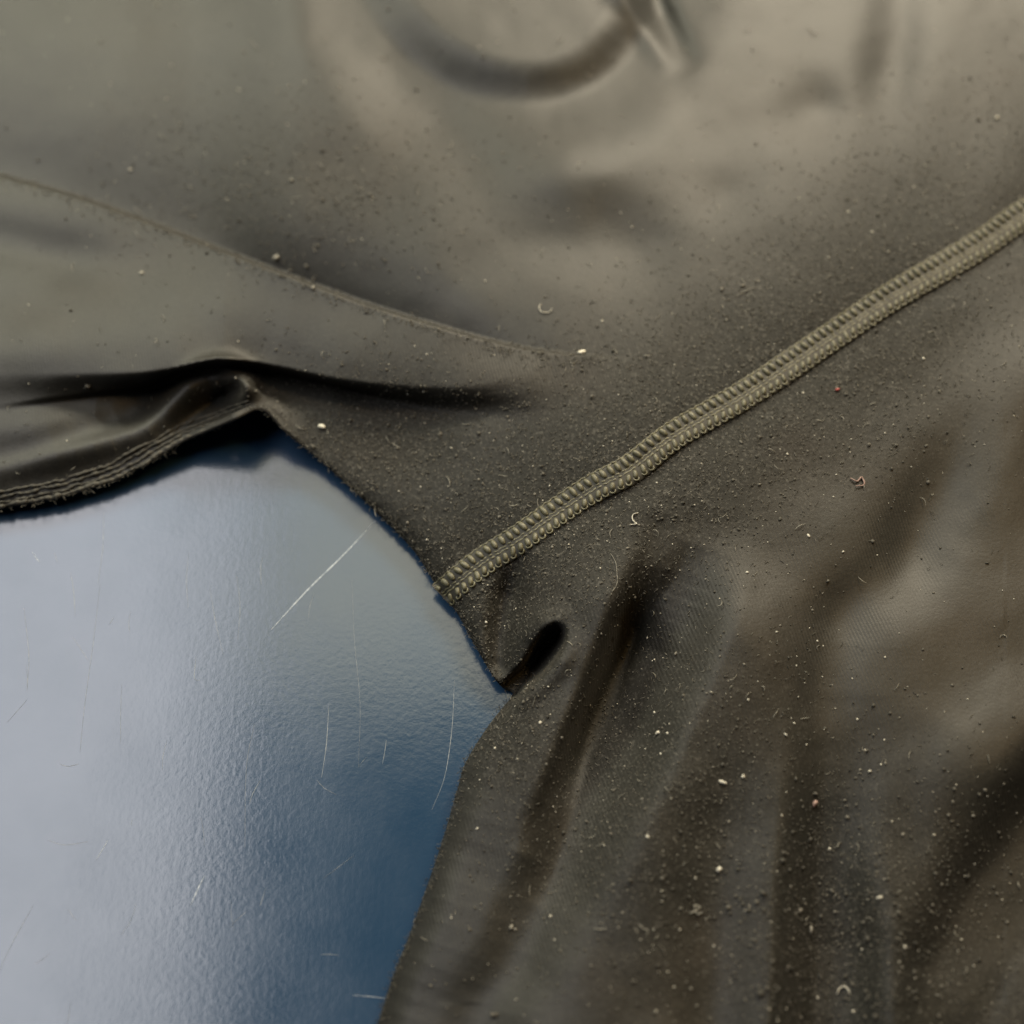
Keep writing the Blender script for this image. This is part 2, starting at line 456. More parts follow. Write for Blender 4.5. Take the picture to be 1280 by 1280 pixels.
def blur(A, r):
    for ax in (0, 1):
        for _ in range(3):
            n = A.shape[ax]
            B = np.concatenate([np.repeat(A.take([0], ax), r + 1, ax), A, np.repeat(A.take([-1], ax), r, ax)], ax).cumsum(ax)
            A = (B.take(np.arange(2 * r + 1, 2 * r + 1 + n), ax) - B.take(np.arange(0, n), ax)) / (2 * r + 1)
    return A


H += blur(HS, 5)
# the bottom of the long valley closes to a deep narrow cleft
vl = catmull([(826, 640), (808, 700), (786, 765), (756, 845), (726, 918), (694, 985), (650, 1065)], 8)
sl, d_, t_ = poly_feat(vl, 60)
H[sl] -= np.interp(t_, [0, 0.15, 0.32, 0.62, 0.85, 1], [0, 2.8, 8.0, 8.0, 2.4, 0]) * np.exp(-(d_ / np.where(d_ > 0, 17.0, 26.0)) ** 2)
H = 0.9 + 0.5 * ((H - 0.9) + np.sqrt((H - 0.9) ** 2 + 5.0))

# --- shape near the cloth's edge
poly = np.vstack([edge, [(1800, 1800), (1800, -600), (-600, -600), (-600, 760)]])
inside = np.zeros(U.shape, bool)
px_, py_ = poly[:, 0], poly[:, 1]
j = len(poly) - 1
for i in range(len(poly)):
    if py_[i] != py_[j]:
        c = ((py_[i] > V) != (py_[j] > V)) & (U < (px_[j] - px_[i]) * (V - py_[i]) / (py_[j] - py_[i]) + px_[i])
        inside ^= c
    j = i
# distance to the edge only in a band round it
De = np.full(U.shape, 1e3); Ie = np.zeros(U.shape, int)
for i in range(0, len(edge)):
    a0, a1 = np.searchsorted(v1, [edge[i, 1] - 75, edge[i, 1] + 75]); b0, b1 = np.searchsorted(u1, [edge[i, 0] - 75, edge[i, 0] + 75])
    sl = (slice(a0, a1), slice(b0, b1))
    d = np.hypot(U[sl] - edge[i, 0], V[sl] - edge[i, 1])
    m = d < De[sl]
    De[sl] = np.where(m, d, De[sl]); Ie[sl] = np.where(m, i, Ie[sl])
R_e = np.interp(edge[:, 0], [-300, 200, 300, 340, 420, 560, 600, 640], [60, 56, 24, 30, 40, 42, 26, 18])
R_e = np.where((np.arange(len(edge)) > imax) & (edge[:, 1] > 900), np.interp(edge[:, 1], [900, 980], [18, 40]), R_e)
Rr = R_e[Ie]
q = np.clip(De / Rr, 0, 1)
prof = np.sqrt(np.clip(1 - (1 - q) ** 2, 0, 1))
He = edge_z[Ie]
H = np.where(De < 80, np.where(q < 1, He + (H - He) * prof, H), H)

# --- pocket slot beside the notch
SLOT = catmull([(694, 781), (703, 785), (705, 798), (697, 816), (681, 838), (661, 857), (645, 872), (626, 862), (638, 846), (656, 826), (670, 804), (682, 788), (694, 781)], 4)
sx0, sy0 = SLOT.min(0) - 20; sx1, sy1 = SLOT.max(0) + 20
a0, a1 = np.searchsorted(v1, [sy0, sy1]); b0, b1 = np.searchsorted(u1, [sx0, sx1]); sl = (slice(a0, a1), slice(b0, b1))
ds_, _ = dist_poly(U[sl], V[sl], SLOT)
H[sl] = np.maximum(0.5, H[sl] - 10.5 * smooth01((ds_ + 5) / 15))

# --- gentle sink of the cloth under the seam
SEAM = [(552, 745), (560, 738), (600, 705), (647, 675), (694, 642), (741, 611), (788, 586), (840, 546), (890, 517), (943, 486), (1046, 417), (1115, 371), (1184, 331), (1235, 300), (1280, 268), (1370, 214), (1500, 140)]
seam = catmull(SEAM, 3.0)
fold(SEAM, [(0, -0.25), (1, -0.25)], 26, 26, late=True)
fold([(a + 13, b + 22) for a, b in SEAM[2:]], [(0, 0.1), (0.2, -0.35), (1, -0.2)], 14, 16)

# --- mesh of the fabric
keep = inside | (De < ST * 0.75)
quad_ok = keep[:-1, :-1] & keep[1:, :-1] & keep[:-1, 1:] & keep[1:, 1:]
outv = keep & ~inside
Uu = U.copy(); Vv = V.copy(); Hh = H.copy()
Uu[outv] = edge[Ie[outv], 0]; Vv[outv] = edge[Ie[outv], 1]; Hh[outv] = edge_z[Ie[outv]]
idx = -np.ones(U.shape, int)
used = np.zeros(U.shape, bool)
used[:-1, :-1] |= quad_ok; used[1:, :-1] |= quad_ok; used[:-1, 1:] |= quad_ok; used[1:, 1:] |= quad_ok
idx[used] = np.arange(used.sum())
P = at(Uu[used], Vv[used], Hh[used] / 1000)
qi = np.argwhere(quad_ok)
F = np.stack([idx[qi[:, 0], qi[:, 1]], idx[qi[:, 0] + 1, qi[:, 1]], idx[qi[:, 0] + 1, qi[:, 1] + 1], idx[qi[:, 0], qi[:, 1] + 1]], 1)

# rolled-under rim along the edge, so that the cloth has a thickness and an underside
ew = at(edge[:, 0], edge[:, 1], edge_z / 1000)
tan = np.gradient(ew, axis=0); tan /= np.linalg.norm(tan, axis=1)[:, None] + 1e-12
inw = np.stack([tan[:, 1], -tan[:, 0], np.zeros(len(tan))], 1)
for _ in range(12):
    inw[1:-1] = (inw[:-2] + inw[1:-1] * 2 + inw[2:]) / 4
inw /= np.linalg.norm(inw, axis=1)[:, None] + 1e-12
if inw[len(inw) // 5, 1] < 0: inw = -inw
rows = [ew + np.array([0, 0, 0.0001]) + inw * 0.0006]
rows.append(ew)
rz = np.clip(edge_z / 1000 - 0.0003, 0.0004, 0.0014)
for a in (25, 50, 75, 90):
    a = math.radians(a)
    rows.append(ew + inw * (rz * (1 - math.cos(a)))[:, None] - np.array([0, 0, 1.0]) * (rz * math.sin(a))[:, None])
rows.append(rows[-1] + inw * 0.0012)
nE = len(edge); base = len(P)
P = np.vstack([P] + rows)
rf = []
for r in range(len(rows) - 1):
    a = base + r * nE
    i = np.arange(nE - 1)
    rf.append(np.stack([a + i, a + i + 1, a + nE + i + 1, a + nE + i], 1))
F = np.vstack([F] + rf)

garment = bpy.data.objects.new('garment', None); COL.objects.link(garment)
garment.empty_display_size = 0.02
tag(garment, 'black stretch garment with pilled fabric and khaki flatlock seam lying rumpled on blue table', 'garment')
fabric = build('fabric', P, F, M_FAB, garment)


# worn map: where the cloth is fuzzy and pilled
def worn_at(u, v):
    u = np.asarray(u, float); v = np.asarray(v, float)
    sv = np.interp(u, seam[:, 0], seam[:, 1])
    d = np.abs(v - sv)
    n = 0.95 * np.exp(-(d / 190) ** 2) * smooth01((u - 300) / 160) * (1 - 0.35 * smooth01((u - 1100) / 150))
    n = np.maximum(n, 0.85 * np.exp(-((u - 480) / 190) ** 2 - ((v - 560) / 110) ** 2))
    n = np.maximum(n, 0.9 * np.exp(-((u - 640) / 75) ** 2 - ((v - 900) / 110) ** 2))
    n = np.maximum(n, 0.55 * np.exp(-((u - 820) / 210) ** 2 - ((v - 1000) / 260) ** 2))
    n = np.maximum(n, 0.45 * np.exp(-((u - 390) / 230) ** 2 - ((v - 240) / 110) ** 2))
    n = np.maximum(n, 0.50 * np.exp(-((u - 1290) / 120) ** 2 - ((v - 1290) / 130) ** 2))
    n = np.maximum(n, 0.60 * np.exp(-((u - 1060) / 190) ** 2 - ((v - 1160) / 220) ** 2))
    return np.clip(n, 0.03, 1)


wa = np.zeros(len(P)); nv = int(used.sum())
wa[:nv] = worn_at(Uu[used], Vv[used]); wa[nv:] = np.tile(worn_at(edge[:, 0], edge[:, 1]), len(rows))
fabric.data.attributes.new('worn', 'FLOAT', 'POINT').data.foreach_set('value', wa.astype(np.float32))


def hgt_at(u, v):
    """fabric height in metres at picture pixels (bilinear)"""
    u = np.asarray(u, float); v = np.asarray(v, float)
    x = np.clip((u - u1[0]) / ST, 0, len(u1) - 2.001); y = np.clip((v - v1[0]) / ST, 0, len(v1) - 2.001)
    xi = x.astype(int); yi = y.astype(int); fx = x - xi; fy = y - yi
    return ((H[yi, xi] * (1 - fx) + H[yi, xi + 1] * fx) * (1 - fy) + (H[yi + 1, xi] * (1 - fx) + H[yi + 1, xi + 1] * fx) * fy) / 1000


def surf(u, v, lift=0.0):
    return at(u, v, hgt_at(u, v) + lift)


# ------------------------------------------------------------------ seam
st = np.gradient(seam, axis=0); st /= np.linalg.norm(st, axis=1)[:, None]
sn = np.stack([-st[:, 1], st[:, 0]], 1)             # towards the lower right edge of the seam
slen = np.concatenate([[0], np.cumsum(np.linalg.norm(np.diff(seam, axis=0), axis=1))])


def seam_px(s, a):
    s = np.asarray(s, float); a = np.asarray(a, float) * 1.18
    u = np.interp(s, slen, seam[:, 0]) + np.interp(s, slen, sn[:, 0]) * a
    v = np.interp(s, slen, seam[:, 1]) + np.interp(s, slen, sn[:, 1]) * a
    return u, v


across = np.linspace(-15.5, 15.5, 13)
dome = 0.00075 * np.sqrt(np.clip(1 - (across / 16.2) ** 4, 0, 1)) - 0.00015
ns = 420
ss = np.linspace(0, slen[-1], ns)
bv = []
for a, dz in zip(across, dome):
    u, v = seam_px(ss, a * (1 + 0.04 * np.sin(ss / 37)))
    u0, v0 = seam_px(ss, 0)
    z = 0.5 * hgt_at(u, v) + 0.5 * hgt_at(u0, v0)
    bv.append(at(u, v, np.maximum(z, hgt_at(u, v) - 0.0001) + dz))
bv = np.array(bv)                                   # across x along x 3
nA = len(across)
ii, jj = np.meshgrid(np.arange(nA - 1), np.arange(ns - 1), indexing='ij')
bf = np.stack([ii * ns + jj, (ii + 1) * ns + jj, (ii + 1) * ns + jj + 1, ii * ns + jj + 1], -1).reshape(-1, 4)
band = build('seam_band', bv.reshape(-1, 3), bf, M_BAND, garment)
tag(band, 'khaki flatlock seam running diagonally across the garment')


def tube_mesh(pts, rad, sides=6):
    pts = np.asarray(pts, float); n = len(pts)
    rad = np.broadcast_to(np.asarray(rad, float), (n,))
    t = np.gradient(pts, axis=0); t /= np.linalg.norm(t, axis=1)[:, None] + 1e-12
    ref = np.array([0, 0, 1.0])
    if abs(t[0] @ ref) > 0.9: ref = np.array([1.0, 0, 0])
    b = np.cross(t, ref); b /= np.linalg.norm(b, axis=1)[:, None] + 1e-12
    c = np.cross(b, t)
    an = np.linspace(0, 2 * math.pi, sides, endpoint=False)
    ve = pts[:, None, :] + rad[:, None, None] * (np.cos(an)[None, :, None] * b[:, None, :] + np.sin(an)[None, :, None] * c[:, None, :])
    i, k = np.meshgrid(np.arange(n - 1), np.arange(sides), indexing='ij')
    k2 = (k + 1) % sides
    f = np.stack([i * sides + k, i * sides + k2, (i + 1) * sides + k2, (i + 1) * sides + k], -1).reshape(-1, 4)
    return ve.reshape(-1, 3), f


def seam_world(s, a, lift):
    u, v = seam_px(s, a)
    u0, v0 = seam_px(s, 0 * np.asarray(a))
    z = 0.5 * hgt_at(u, v) + 0.5 * hgt_at(u0, v0)
    return at(u, v, np.maximum(z, hgt_at(u, v)) + lift)


# continuous looper threads along the seam
sf = np.linspace(2, slen[-1] - 2, 1500)
for a0, wob, lift, r in ((-14.6, 0.5, 0.00022, 0.00022), (-1.6, 0.4, 0.00044, 0.00024), (1.8, 0.4, 0.00044, 0.00026)):
    ph = rng.uniform(0, 6)
    aa = a0 + wob * np.sin(sf / 1.7 + ph)
    pts = seam_world(sf, aa, lift + 0.00006 * np.sin(sf / 1.5 + ph))
    v_, f_ = tube_mesh(pts, r * (1 + 0.22 * np.sin(sf * 0.9 + ph)), 6)
    build('looper_thread', v_, f_, M_THR, band)


# stitches: one mesh for the fat cross stitches, one for the edge loops
def capsule(lx, ly, lz, rings=6, seg=8):
    ve = [(-lx, 0, 0)]
    for i in range(1, rings):
        a = math.pi * i / rings
        rr = math.sin(a) ** 0.7
        for k in range(seg):
            b = 2 * math.pi * k / seg
            ve.append((-lx * math.cos(a), ly * rr * math.cos(b), lz * rr * math.sin(b)))
    ve.append((lx, 0, 0))
    fa = []
    for k in range(seg):
        fa.append((0, 1 + (k + 1) % seg, 1 + k, 1 + k))
    for i in range(rings - 2):
        for k in range(seg):
            a = 1 + i * seg + k; b = 1 + i * seg + (k + 1) % seg
            fa.append((a, b, b + seg, a + seg))
    last = len(ve) - 1; o = 1 + (rings - 2) * seg
    for k in range(seg):
        fa.append((o + k, o + (k + 1) % seg, last, last))
    return ve, fa


def mesh_only(name, ve, fa, mat):
    me = bpy.data.meshes.new(name)
    me.from_pydata([tuple(x) for x in ve], [], [tuple(dict.fromkeys(int(i) for i in f)) for f in fa])
    me.polygons.foreach_set('use_smooth', [True] * len(me.polygons))
    me.materials.append(mat); me.update()
    return me


px = PX
ve, fa = capsule(7.6 * px, 3.7 * px, 3.2 * px)
ME_FAT = mesh_only('fat_stitch', ve, fa, M_THR)
ve, fa = capsule(5.8 * px, 3.0 * px, 2.8 * px)
ME_THIN = mesh_only('thin_stitch', ve, fa, M_THR)
an = np.linspace(-2.0, 2.0, 9)
lp = np.stack([np.cos(an) * 4.2 * px - 1.0 * px, np.sin(an) * 3.4 * px, 0.8 * px * np.cos(an)], 1)
ve, fa = tube_mesh(lp, 1.25 * px, 5)
ME_LOOP = mesh_only('edge_loop', ve, fa, M_THR)


def stitch(me, name, s, a, lift, slant, sc):
    p0 = seam_world(np.array([s]), np.array([a]), lift)[0]
    p1 = seam_world(np.array([s + 2.0]), np.array([a]), lift)[0]
    p2 = seam_world(np.array([s]), np.array([a + 2.0]), lift)[0]
    x = Vector(p2 - p0).normalized(); y0 = Vector(p1 - p0).normalized()
    z = x.cross(y0)
    if z.z < 0: z = -z
    z.normalize(); y = z.cross(x)
    m = Matrix((x, y, z)).transposed().to_4x4()
    m = Matrix.Translation(Vector(p0)) @ m @ Matrix.Rotation(slant, 4, 'Z') @ Matrix.Diagonal((sc[0], sc[1], sc[2], 1))
    o = bpy.data.objects.new(name, me); COL.objects.link(o)
    o.parent = band; o.matrix_world = m
    return o


s = 3.0
k = 0
while s < slen[-1] - 120:
    sp = float(np.interp(s, [0, 250, 500, 860], [11.0, 10.6, 9.6, 8.8]))
    if s < 960:
        j = lambda q: random.uniform(-q, q)
        wsc = sp / 10.6
        stitch(ME_FAT, 'cross_stitch', s + j(0.5), -8.6 + j(0.5), 0.00060, 0.18 + j(0.12), (0.92 + j(0.08), 0.98 * wsc + j(0.06), 1 + j(0.15)))
        stitch(ME_THIN, 'cross_stitch', s + sp * 0.4 + j(0.6), 7.8 + j(0.5), 0.00056, -0.35 + j(0.2), (1.0 + j(0.12), 1.1 * wsc + j(0.08), 1 + j(0.15)))
        stitch(ME_LOOP, 'edge_loop', s + sp * 0.2 + j(0.5), 12.4 + j(0.4), 0.00034, -0.25 + j(0.2), (0.9 + j(0.1), wsc, 1))
    s += sp

# ------------------------------------------------------------------ hem threads along the left edge
hi = np.where((edge[:, 0] < 322) & (np.arange(len(edge)) < imax))[0]
hem = edge[hi]
hl = np.concatenate([[0], np.cumsum(np.linalg.norm(np.diff(hem, axis=0), axis=1))])
sh = np.arange(0, hl[-1], 1.6)
hu = np.interp(sh, hl, hem[:, 0]); hv = np.interp(sh, hl, hem[:, 1])
for _ in range(30):
    hu[1:-1] = (hu[:-2] + hu[1:-1] + hu[2:]) / 3; hv[1:-1] = (hv[:-2] + hv[1:-1] + hv[2:]) / 3
tx = np.gradient(hu); ty = np.gradient(hv); ln = np.hypot(tx, ty); nx, ny = ty / ln, -tx / ln
fade = np.interp(hu, [-300, 200, 300, 322], [1, 1, 0.75, 0.6])
for off, r, m in ((2.0, 0.00050, M_HEM), (8.5, 0.00034, M_HEM), (14.5, 0.00036, M_HEM), (21.0, 0.00034, M_HEM)):
    ph = rng.uniform(0, 6)
    wob = 0.9 * vnoise(sh, sh * 0 + off * 90, 6, 20) + 1.2 * vnoise(sh, sh * 0 + off * 70, 15, 22) + 1.5 * vnoise(sh, sh * 0 + off * 50, 40, 21)
    uu = hu + nx * (off + wob) * fade; vv = hv + ny * (off + wob) * fade
    pts = surf(uu, vv, 0.00012 + 0.00016 * vnoise(sh, sh * 0 + off * 30, 7, 23))
    v_, f_ = tube_mesh(pts, r * fade * (1 + 0.22 * np.sin(sh / 1.6 + ph) + 0.5 * vnoise(sh, sh * 0 + off * 40, 9, 31)), 7)
    build('hem_thread', v_, f_, m, garment)

# ------------------------------------------------------------------ pills and fuzz (stuff)
phi = (1 + 5 ** 0.5) / 2
ICO_V = np.array([(-1, phi, 0), (1, phi, 0), (-1, -phi, 0), (1, -phi, 0), (0, -1, phi), (0, 1, phi), (0, -1, -phi), (0, 1, -phi), (phi, 0, -1), (phi, 0, 1), (-phi, 0, -1), (-phi, 0, 1)]) / math.sqrt(1 + phi * phi)
ICO_F = np.array([(0, 11, 5), (0, 5, 1), (0, 1, 7), (0, 7, 10), (0, 10, 11), (1, 5, 9), (5, 11, 4), (11, 10, 2), (10, 7, 6), (7, 1, 8), (3, 9, 4), (3, 4, 2), (3, 2, 6), (3, 6, 8), (3, 8, 9), (4, 9, 5), (2, 4, 11), (6, 2, 10), (8, 6, 7), (9, 8, 1)])


def scatter(n, accept, seed):
    r = np.random.default_rng(seed)
    out_u, out_v = [], []
    tot = 0
    while tot < n:
        u = r.uniform(-60, 1340, 20000); v = r.uniform(-60, 1340, 20000)
        xi = ((u - u1[0]) / ST).astype(int); yi = ((v - v1[0]) / ST).astype(int)
        ok = inside[yi, xi] & (De[yi, xi] > 3) & (r.uniform(0, 1, len(u)) < accept(u, v))
        out_u.append(u[ok]); out_v.append(v[ok]); tot += ok.sum()
    return np.concatenate(out_u)[:n], np.concatenate(out_v)[:n]


def blobs(name, u, v, size, tone, mat, parent, seed, lift=0.25):
    r = np.random.default_rng(seed); n = len(u)
    c = surf(u, v, size * lift)
    sc = size[:, None] * r.uniform(0.6, 1.35, (n, 3)); sc[:, 2] *= 0.8
    jit = r.uniform(0.7, 1.25, (n, 12, 1))
    an = r.uniform(0, 6.283, n); ca, sa = np.cos(an), np.sin(an)
    b = ICO_V[None] * jit * sc[:, None, :]
    x = b[..., 0] * ca[:, None] - b[..., 1] * sa[:, None]; y = b[..., 0] * sa[:, None] + b[..., 1] * ca[:, None]
    vv = np.stack([x, y, b[..., 2]], -1) + c[:, None, :]
    ff = ICO_F[None] + (np.arange(n) * 12)[:, None, None]
    o = build(name, vv.reshape(-1, 3), ff.reshape(-1, 3), mat, parent)
    if tone is not None:
        o.data.attributes.new('tone', 'FLOAT', 'POINT').data.foreach_set('value', np.repeat(tone, 12).astype(np.float32))
    return o


u, v = scatter(14000, lambda a, b: worn_at(a, b) ** 1.3, 11)
sz = PX * rng.lognormal(math.log(0.80), 0.42, len(u))
o = blobs('fabric_pills', u, v, sz, rng.beta(1.6, 2.6, len(u)), M_PILL, garment, 12)
tag(o, kind='stuff')


def big_pill(a, b):
    n = 0.9 * np.exp(-((a - 390) / 230) ** 2 - ((b - 240) / 100) ** 2)
    n = np.maximum(n, 0.9 * np.exp(-((a - 1060) / 200) ** 2 - ((b - 1130) / 200) ** 2))
    return np.maximum(n, np.maximum(0.6 * np.exp(-((a - 640) / 70) ** 2 - ((b - 920) / 90) ** 2), 0.05))


u, v = scatter(650, big_pill, 41)
o = blobs('coarse_pills', u, v, PX * rng.lognormal(math.log(1.35), 0.35, len(u)), rng.beta(1.4, 3.2, len(u)), M_PILL, garment, 42, lift=0.45)
tag(o, kind='stuff')


def fibres(name, u, v, length, rad, mat, parent, seed, curl=1.0, tone=None, stand=0.4):
    r = np.random.default_rng(seed); n = len(u); S_ = 5
    ang = r.uniform(0, 6.283, n); kap = r.normal(0, curl, n)
    t = np.linspace(0, 1, S_)
    th = ang[:, None] + kap[:, None] * t[None]
    stepl = length[:, None] / (S_ - 1)
    x = np.cumsum(np.cos(th) * stepl, 1); y = np.cumsum(np.sin(th) * stepl, 1)
    c = surf(u, v, 0.0)
    z = (length * r.uniform(0.05, stand, n))[:, None] * np.sin(math.pi * np.clip(t[None] * r.uniform(0.5, 1.0, (n, 1)), 0, 1)) + rad[:, None] * 0.8
    cu = u[:, None] + x / PX; cv = v[:, None] - y / PX
    pts = surf(cu, cv, z)
    k = np.array([0, 2.094, 4.189])
    side = np.stack([-np.sin(th), np.cos(th), 0 * th], -1)
    upv = np.array([0, 0, 1.0])
    rr = rad[:, None] * np.array([0.6, 1, 1, 1, 0.5])[None]
    ring = pts[:, :, None, :] + rr[:, :, None, None] * (np.cos(k)[None, None, :, None] * side[:, :, None, :] + np.sin(k)[None, None, :, None] * upv)
    vv = ring.reshape(-1, 3)
    i, q = np.meshgrid(np.arange(S_ - 1), np.arange(3), indexing='ij')
    f = np.stack([i * 3 + q, i * 3 + (q + 1) % 3, (i + 1) * 3 + (q + 1) % 3, (i + 1) * 3 + q], -1).reshape(-1, 4)
    ff = f[None] + (np.arange(n) * S_ * 3)[:, None, None]
    o = build(name, vv, ff.reshape(-1, 4), mat, parent)
    if tone is not None:
        o.data.attributes.new('tone', 'FLOAT', 'POINT').data.foreach_set('value', np.repeat(tone, S_ * 3).astype(np.float32))
    return o


u, v = scatter(9000, lambda a, b: worn_at(a, b) ** 1.2, 13)
o = fibres('fabric_fuzz', u, v, PX * rng.uniform(2.5, 7, len(u)), PX * rng.uniform(0.22, 0.42, len(u)), M_PILL, garment, 14, 1.6, rng.beta(1.6, 2.2, len(u)))
tag(o, kind='stuff')

# fuzz standing along the rolled edge and the flap's fold
ka = rng.integers(0, len(edge), 1500)
eu, ev = edge[ka, 0] + rng.normal(0, 1.5, 1500) + 2, edge[ka, 1] + rng.normal(0, 1.5, 1500) - 2
kb = rng.integers(0, len(top) - 1, 700); fb = rng.uniform(0, 1, 700)
tu = top[kb, 0] * (1 - fb) + top[kb + 1, 0] * fb; tv_ = top[kb, 1] * (1 - fb) + top[kb + 1, 1] * fb + rng.normal(4, 4, 700)
u = np.concatenate([eu, tu]); v = np.concatenate([ev, tv_])
o = fibres('edge_fuzz', u, v, PX * rng.uniform(2.5, 7, len(u)), PX * rng.uniform(0.22, 0.42, len(u)), M_PILL, garment, 24, 1.6, rng.beta(1.6, 2.2, len(u)), stand=0.8)
tag(o, kind='stuff')
o = blobs('edge_pills', tu[:420], tv_[:420], PX * rng.lognormal(math.log(0.9), 0.45, 420), rng.beta(1.6, 2.2, 420), M_PILL, garment, 25)
tag(o, kind='stuff')

# fine white dust lying on the cloth: too many and too small to count
u, v = scatter(1150, lambda a, b: 0.08 + 0.7 * worn_at(a, b), 15)
o = blobs('lint_dust', u, v, PX * rng.lognormal(math.log(0.72), 0.42, len(u)), None, M_LINT, None, 16)
tag(o, 'fine pale lint dust sprinkled over the black fabric', 'lint', kind='stuff')
u, v = scatter(230, lambda a, b: 0.14 + 0.5 * worn_at(a, b), 17)
o = fibres('lint_fibres', u, v, PX * rng.uniform(5, 15, len(u)), PX * rng.uniform(0.35, 0.6, len(u)), M_GREY, None, 18, 1.8)
tag(o, 'short pale lint fibres scattered over the black fabric', 'lint', kind='stuff')


# ------------------------------------------------------------------ lint one can point at
def crumb(name, u, v, lx, ly, ang, mat, label, group, seed):
    r = np.random.default_rng(seed)
    lx *= 0.85; ly *= 0.82
    ve, fa = capsule(lx * PX, ly * PX, ly * 0.8 * PX, 8, 8)
    ve = np.array(ve); ve *= 1 + r.uniform(-0.32, 0.32, (len(ve), 1))
    c, s_ = math.cos(ang), math.sin(ang)
    ve = np.stack([ve[:, 0] * c - ve[:, 1] * s_, ve[:, 0] * s_ + ve[:, 1] * c, ve[:, 2]], 1)
    me = mesh_only(name, ve, fa, mat)
    o = bpy.data.objects.new(name, me); COL.objects.link(o)
    o.location = surf(np.array([u]), np.array([v]), ly * 0.8 * PX)[0]
    return tag(o, label, 'lint', group)


def strand(name, pts, rad, mat, label, group, lift=0.8):
    p = catmull(pts, 1.5)
    w_ = surf(p[:, 0], p[:, 1], rad * PX * lift)
    w_[:, 2] += 1.2 * PX * np.abs(np.sin(np.arange(len(p)) * 0.55))
    n = len(p); taper = 0.72 * rad * PX * (0.55 + 0.45 * np.sin(np.linspace(0.3, 2.9, n)))
    c = w_.mean(0)
    v_, f_ = tube_mesh(w_ - c, taper, 6)
    o = build(name, v_, f_, mat)
    o.location = c
    return tag(o, label, 'lint', group)


G1 = 'pale crumbs on the fabric'; G2 = 'curled fibres on the fabric'
crumb('lint_crumb', 727, 440, 5.6, 3.2, 0.25, M_CRUMB, 'cream oblong crumb where the flap fold runs out, above the seam', G1, 1)
crumb('lint_crumb', 402, 533, 5.2, 3.6, -0.35, M_CRUMB, 'cream oblong crumb near the garment edge below the dark crease', G1, 2)
crumb('lint_crumb', 1246, 147, 3.2, 2.6, 0.5, M_LINT, 'small white crumb at the upper right, above the end of the seam', G1, 3)
crumb('lint_crumb', 904, 978, 5.0, 2.2, -0.4, M_LINT, 'white crumb on the dark groove right of the long deep valley', G1, 4)
crumb('lint_crumb', 899, 1087, 3.6, 2.9, 0.9, M_LINT, 'roundish white crumb in the groove just left of the vertical fold', G1, 5)
crumb('lint_crumb', 822, 916, 3.2, 2.4, 0.4, M_LINT, 'white crumb just right of the long deep valley', G1, 6)
crumb('lint_crumb', 1047, 487, 3.0, 2.2, 0.2, M_RED, 'tiny red speck of lint below the seam', G1, 7)
crumb('lint_crumb', 1014, 1162, 4.8, 1.8, 1.45, M_GREY, 'upright grey crumb in the dark valley right of the vertical fold', G1, 8)
crumb('lint_crumb', 1019, 1004, 4.6, 2.6, 0.9, M_PINK, 'pinkish crumb at the top of the dark valley beside the vertical fold', G1, 9)
crumb('lint_crumb', 639, 1159, 3.0, 2.2, 1.2, M_GREY, 'grey crumb on the lower end of the long deep valley', G1, 10)
crumb('lint_crumb', 364, 225, 3.2, 2.6, 0.2, M_GREY, 'grey crumb on the upper cloth above the flap fold', G1, 11)
crumb('lint_crumb', 177, 341, 2.8, 2.4, 0.2, M_LINT, 'white crumb in the soft hollow of the left flap', G1, 12)
crumb('lint_crumb', 345, 322, 5.0, 4.0, 0.7, M_GREY, 'grey tuft of lint lying on the flap fold edge', G1, 13)
crumb('lint_crumb', 1100, 1122, 3.2, 2.4, 0.2, M_LINT, 'white crumb on the rounded ridge at the lower right', G1, 14)
strand('lint_fibre', [(676, 380), (674, 386), (679, 391), (687, 390), (690, 386)], 1.0, M_LINT, 'white curled fibre above the crumb on the upper cloth', G2)
strand('lint_fibre', [(798, 641), (791, 644), (791, 651), (796, 655), (787, 656)], 1.1, M_LINT, 'pale hooked fibre below the seam at the head of the long valley', G2)
strand('lint_fibre', [(920, 371), (930, 365), (943, 359)], 0.8, M_GREY, 'straight pale fibre lying above the seam', G2)
strand('lint_fibre', [(742, 1161), (750, 1162), (758, 1161)], 0.8, M_GREY, 'short level fibre on the cloth near the bottom', G2)
strand('lint_fibre', [(798, 1155), (804, 1161), (810, 1163), (808, 1169)], 0.8, M_GREY, 'branched looking grey fibre right of the short level one', G2)
strand('lint_fibre', [(862, 1142), (869, 1139), (874, 1134), (868, 1132), (872, 1143), (878, 1140)], 1.2, M_GREY, 'tangled grey tuft left of the vertical fold near the bottom', G2)
strand('lint_fibre', [(1046, 1243), (1049, 1236), (1055, 1233), (1060, 1237), (1062, 1243)], 1.1, M_LINT, 'looped white tuft at the bottom of the dark valley', G2)
strand('lint_fibre', [(1063, 598), (1071, 602), (1077, 597), (1080, 606), (1070, 608)], 1.5, M_PINK, 'pinkish fuzzy tuft below the seam on the right', G2)
strand('lint_fibre', [(763, 692), (769, 702), (771, 715), (771, 730), (765, 740)], 0.5, M_GREY, 'long faint hair curving beside the long valley', G2)

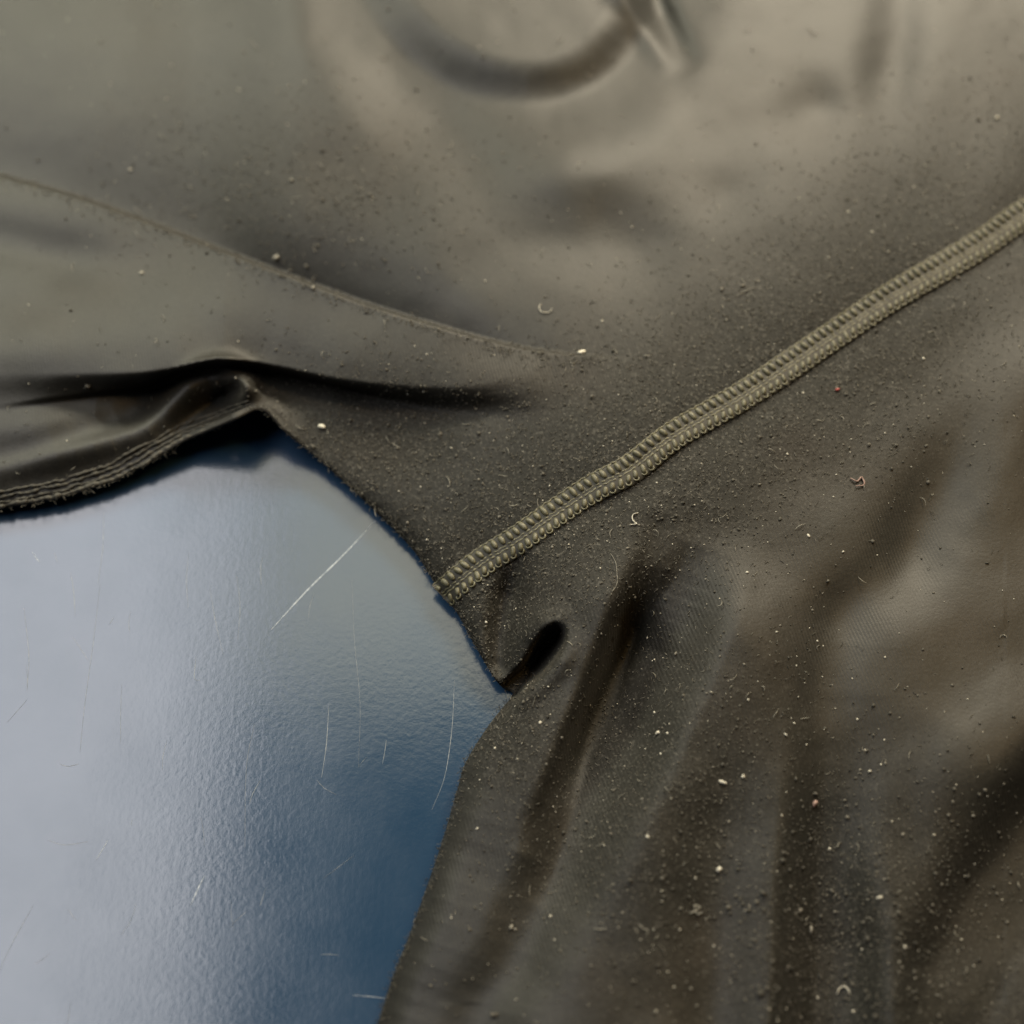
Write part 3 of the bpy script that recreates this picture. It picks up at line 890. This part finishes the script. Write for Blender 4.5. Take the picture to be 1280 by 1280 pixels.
# ------------------------------------------------------------------ scratches in the table (real slivers, parts of the table top)
SCR = [([(470, 650), (430, 693), (385, 737), (339, 787)], 1.5), ([(256, 1094), (247, 1112), (238, 1132)], 1.3), ([(125, 730), (117, 800), (106, 880), (100, 940)], 0.45),
       ([(411, 882), (408, 930), (402, 972)], 0.7), ([(440, 725), (443, 800), (450, 880), (448, 960)], 0.32), ([(568, 850), (565, 910), (556, 970), (540, 1012)], 0.6),
       ([(318, 905), (308, 960), (306, 1060)], 0.4), ([(440, 1244), (465, 1246), (482, 1248)], 0.8), ([(120, 1075), (128, 1062), (135, 1050)], 0.8),
       ([(325, 976), (316, 992), (312, 1004)], 0.7), ([(245, 820), (243, 848), (250, 850)], 0.7), ([(40, 690), (47, 700), (50, 702)], 0.9), ([(88, 715), (92, 740), (94, 770)], 0.6),
       ([(400, 1193), (412, 1193), (424, 1194)], 0.6), ([(262, 735), (270, 780), (279, 818)], 0.5), ([(332, 1110), (328, 1124), (325, 1132)], 0.6), ([(236, 690), (233, 725), (235, 760)], 0.5),
       ([(75, 955), (85, 958), (98, 955)], 0.6), ([(483, 925), (480, 945), (478, 955)], 0.6), ([(396, 975), (405, 985), (420, 993)], 0.5), ([(60, 1050), (80, 1056), (110, 1052)], 0.5),
       ([(130, 640), (128, 690), (122, 730)], 0.5), ([(170, 1130), (164, 1150), (152, 1168)], 0.5), ([(296, 720), (300, 760), (297, 800)], 0.5), ([(30, 760), (36, 820), (34, 860)], 0.5)]
r = random.Random(5)
N_MAIN = len(SCR)
for _ in range(22):
    x = r.uniform(-10, 470); y = r.uniform(660, 1290)
    a = r.gauss(1.45, 0.35); L = r.uniform(6, 40) if r.random() < 0.75 else r.uniform(40, 110)
    SCR.append(([(x, y), (x - math.cos(a) * L * 0.5 + r.uniform(-2, 2), y + math.sin(a) * L * 0.5), (x - math.cos(a) * L, y + math.sin(a) * L)], r.uniform(0.28, 0.5)))
for pts, wd in SCR:
    p = catmull(pts, 5.0); n = len(p)
    tn = np.gradient(p, axis=0); tn /= np.linalg.norm(tn, axis=1)[:, None] + 1e-9
    nn = np.stack([-tn[:, 1], tn[:, 0]], 1)
    wv_ = wd * (0.25 + 0.75 * np.sin(np.linspace(0.15, 3.0, n))) * (0.8 + 0.4 * np.array([r.random() for _ in range(n)]))
    L_ = p + nn * wv_[:, None] * 0.5; R_ = p - nn * wv_[:, None] * 0.5
    va = at(L_[:, 0], L_[:, 1], np.full(n, 0.00002)); vb = at(R_[:, 0], R_[:, 1], np.full(n, 0.00002)); vc = at(p[:, 0], p[:, 1], np.full(n, 0.00006))
    i = np.arange(n - 1)
    f = np.vstack([np.stack([i, i + 1, 2 * n + i + 1, 2 * n + i], 1), np.stack([2 * n + i, 2 * n + i + 1, n + i + 1, n + i], 1)])
    build('scratch', np.vstack([va, vb, vc]), f, M_SCR if wd > 0.75 else M_SCF, table)
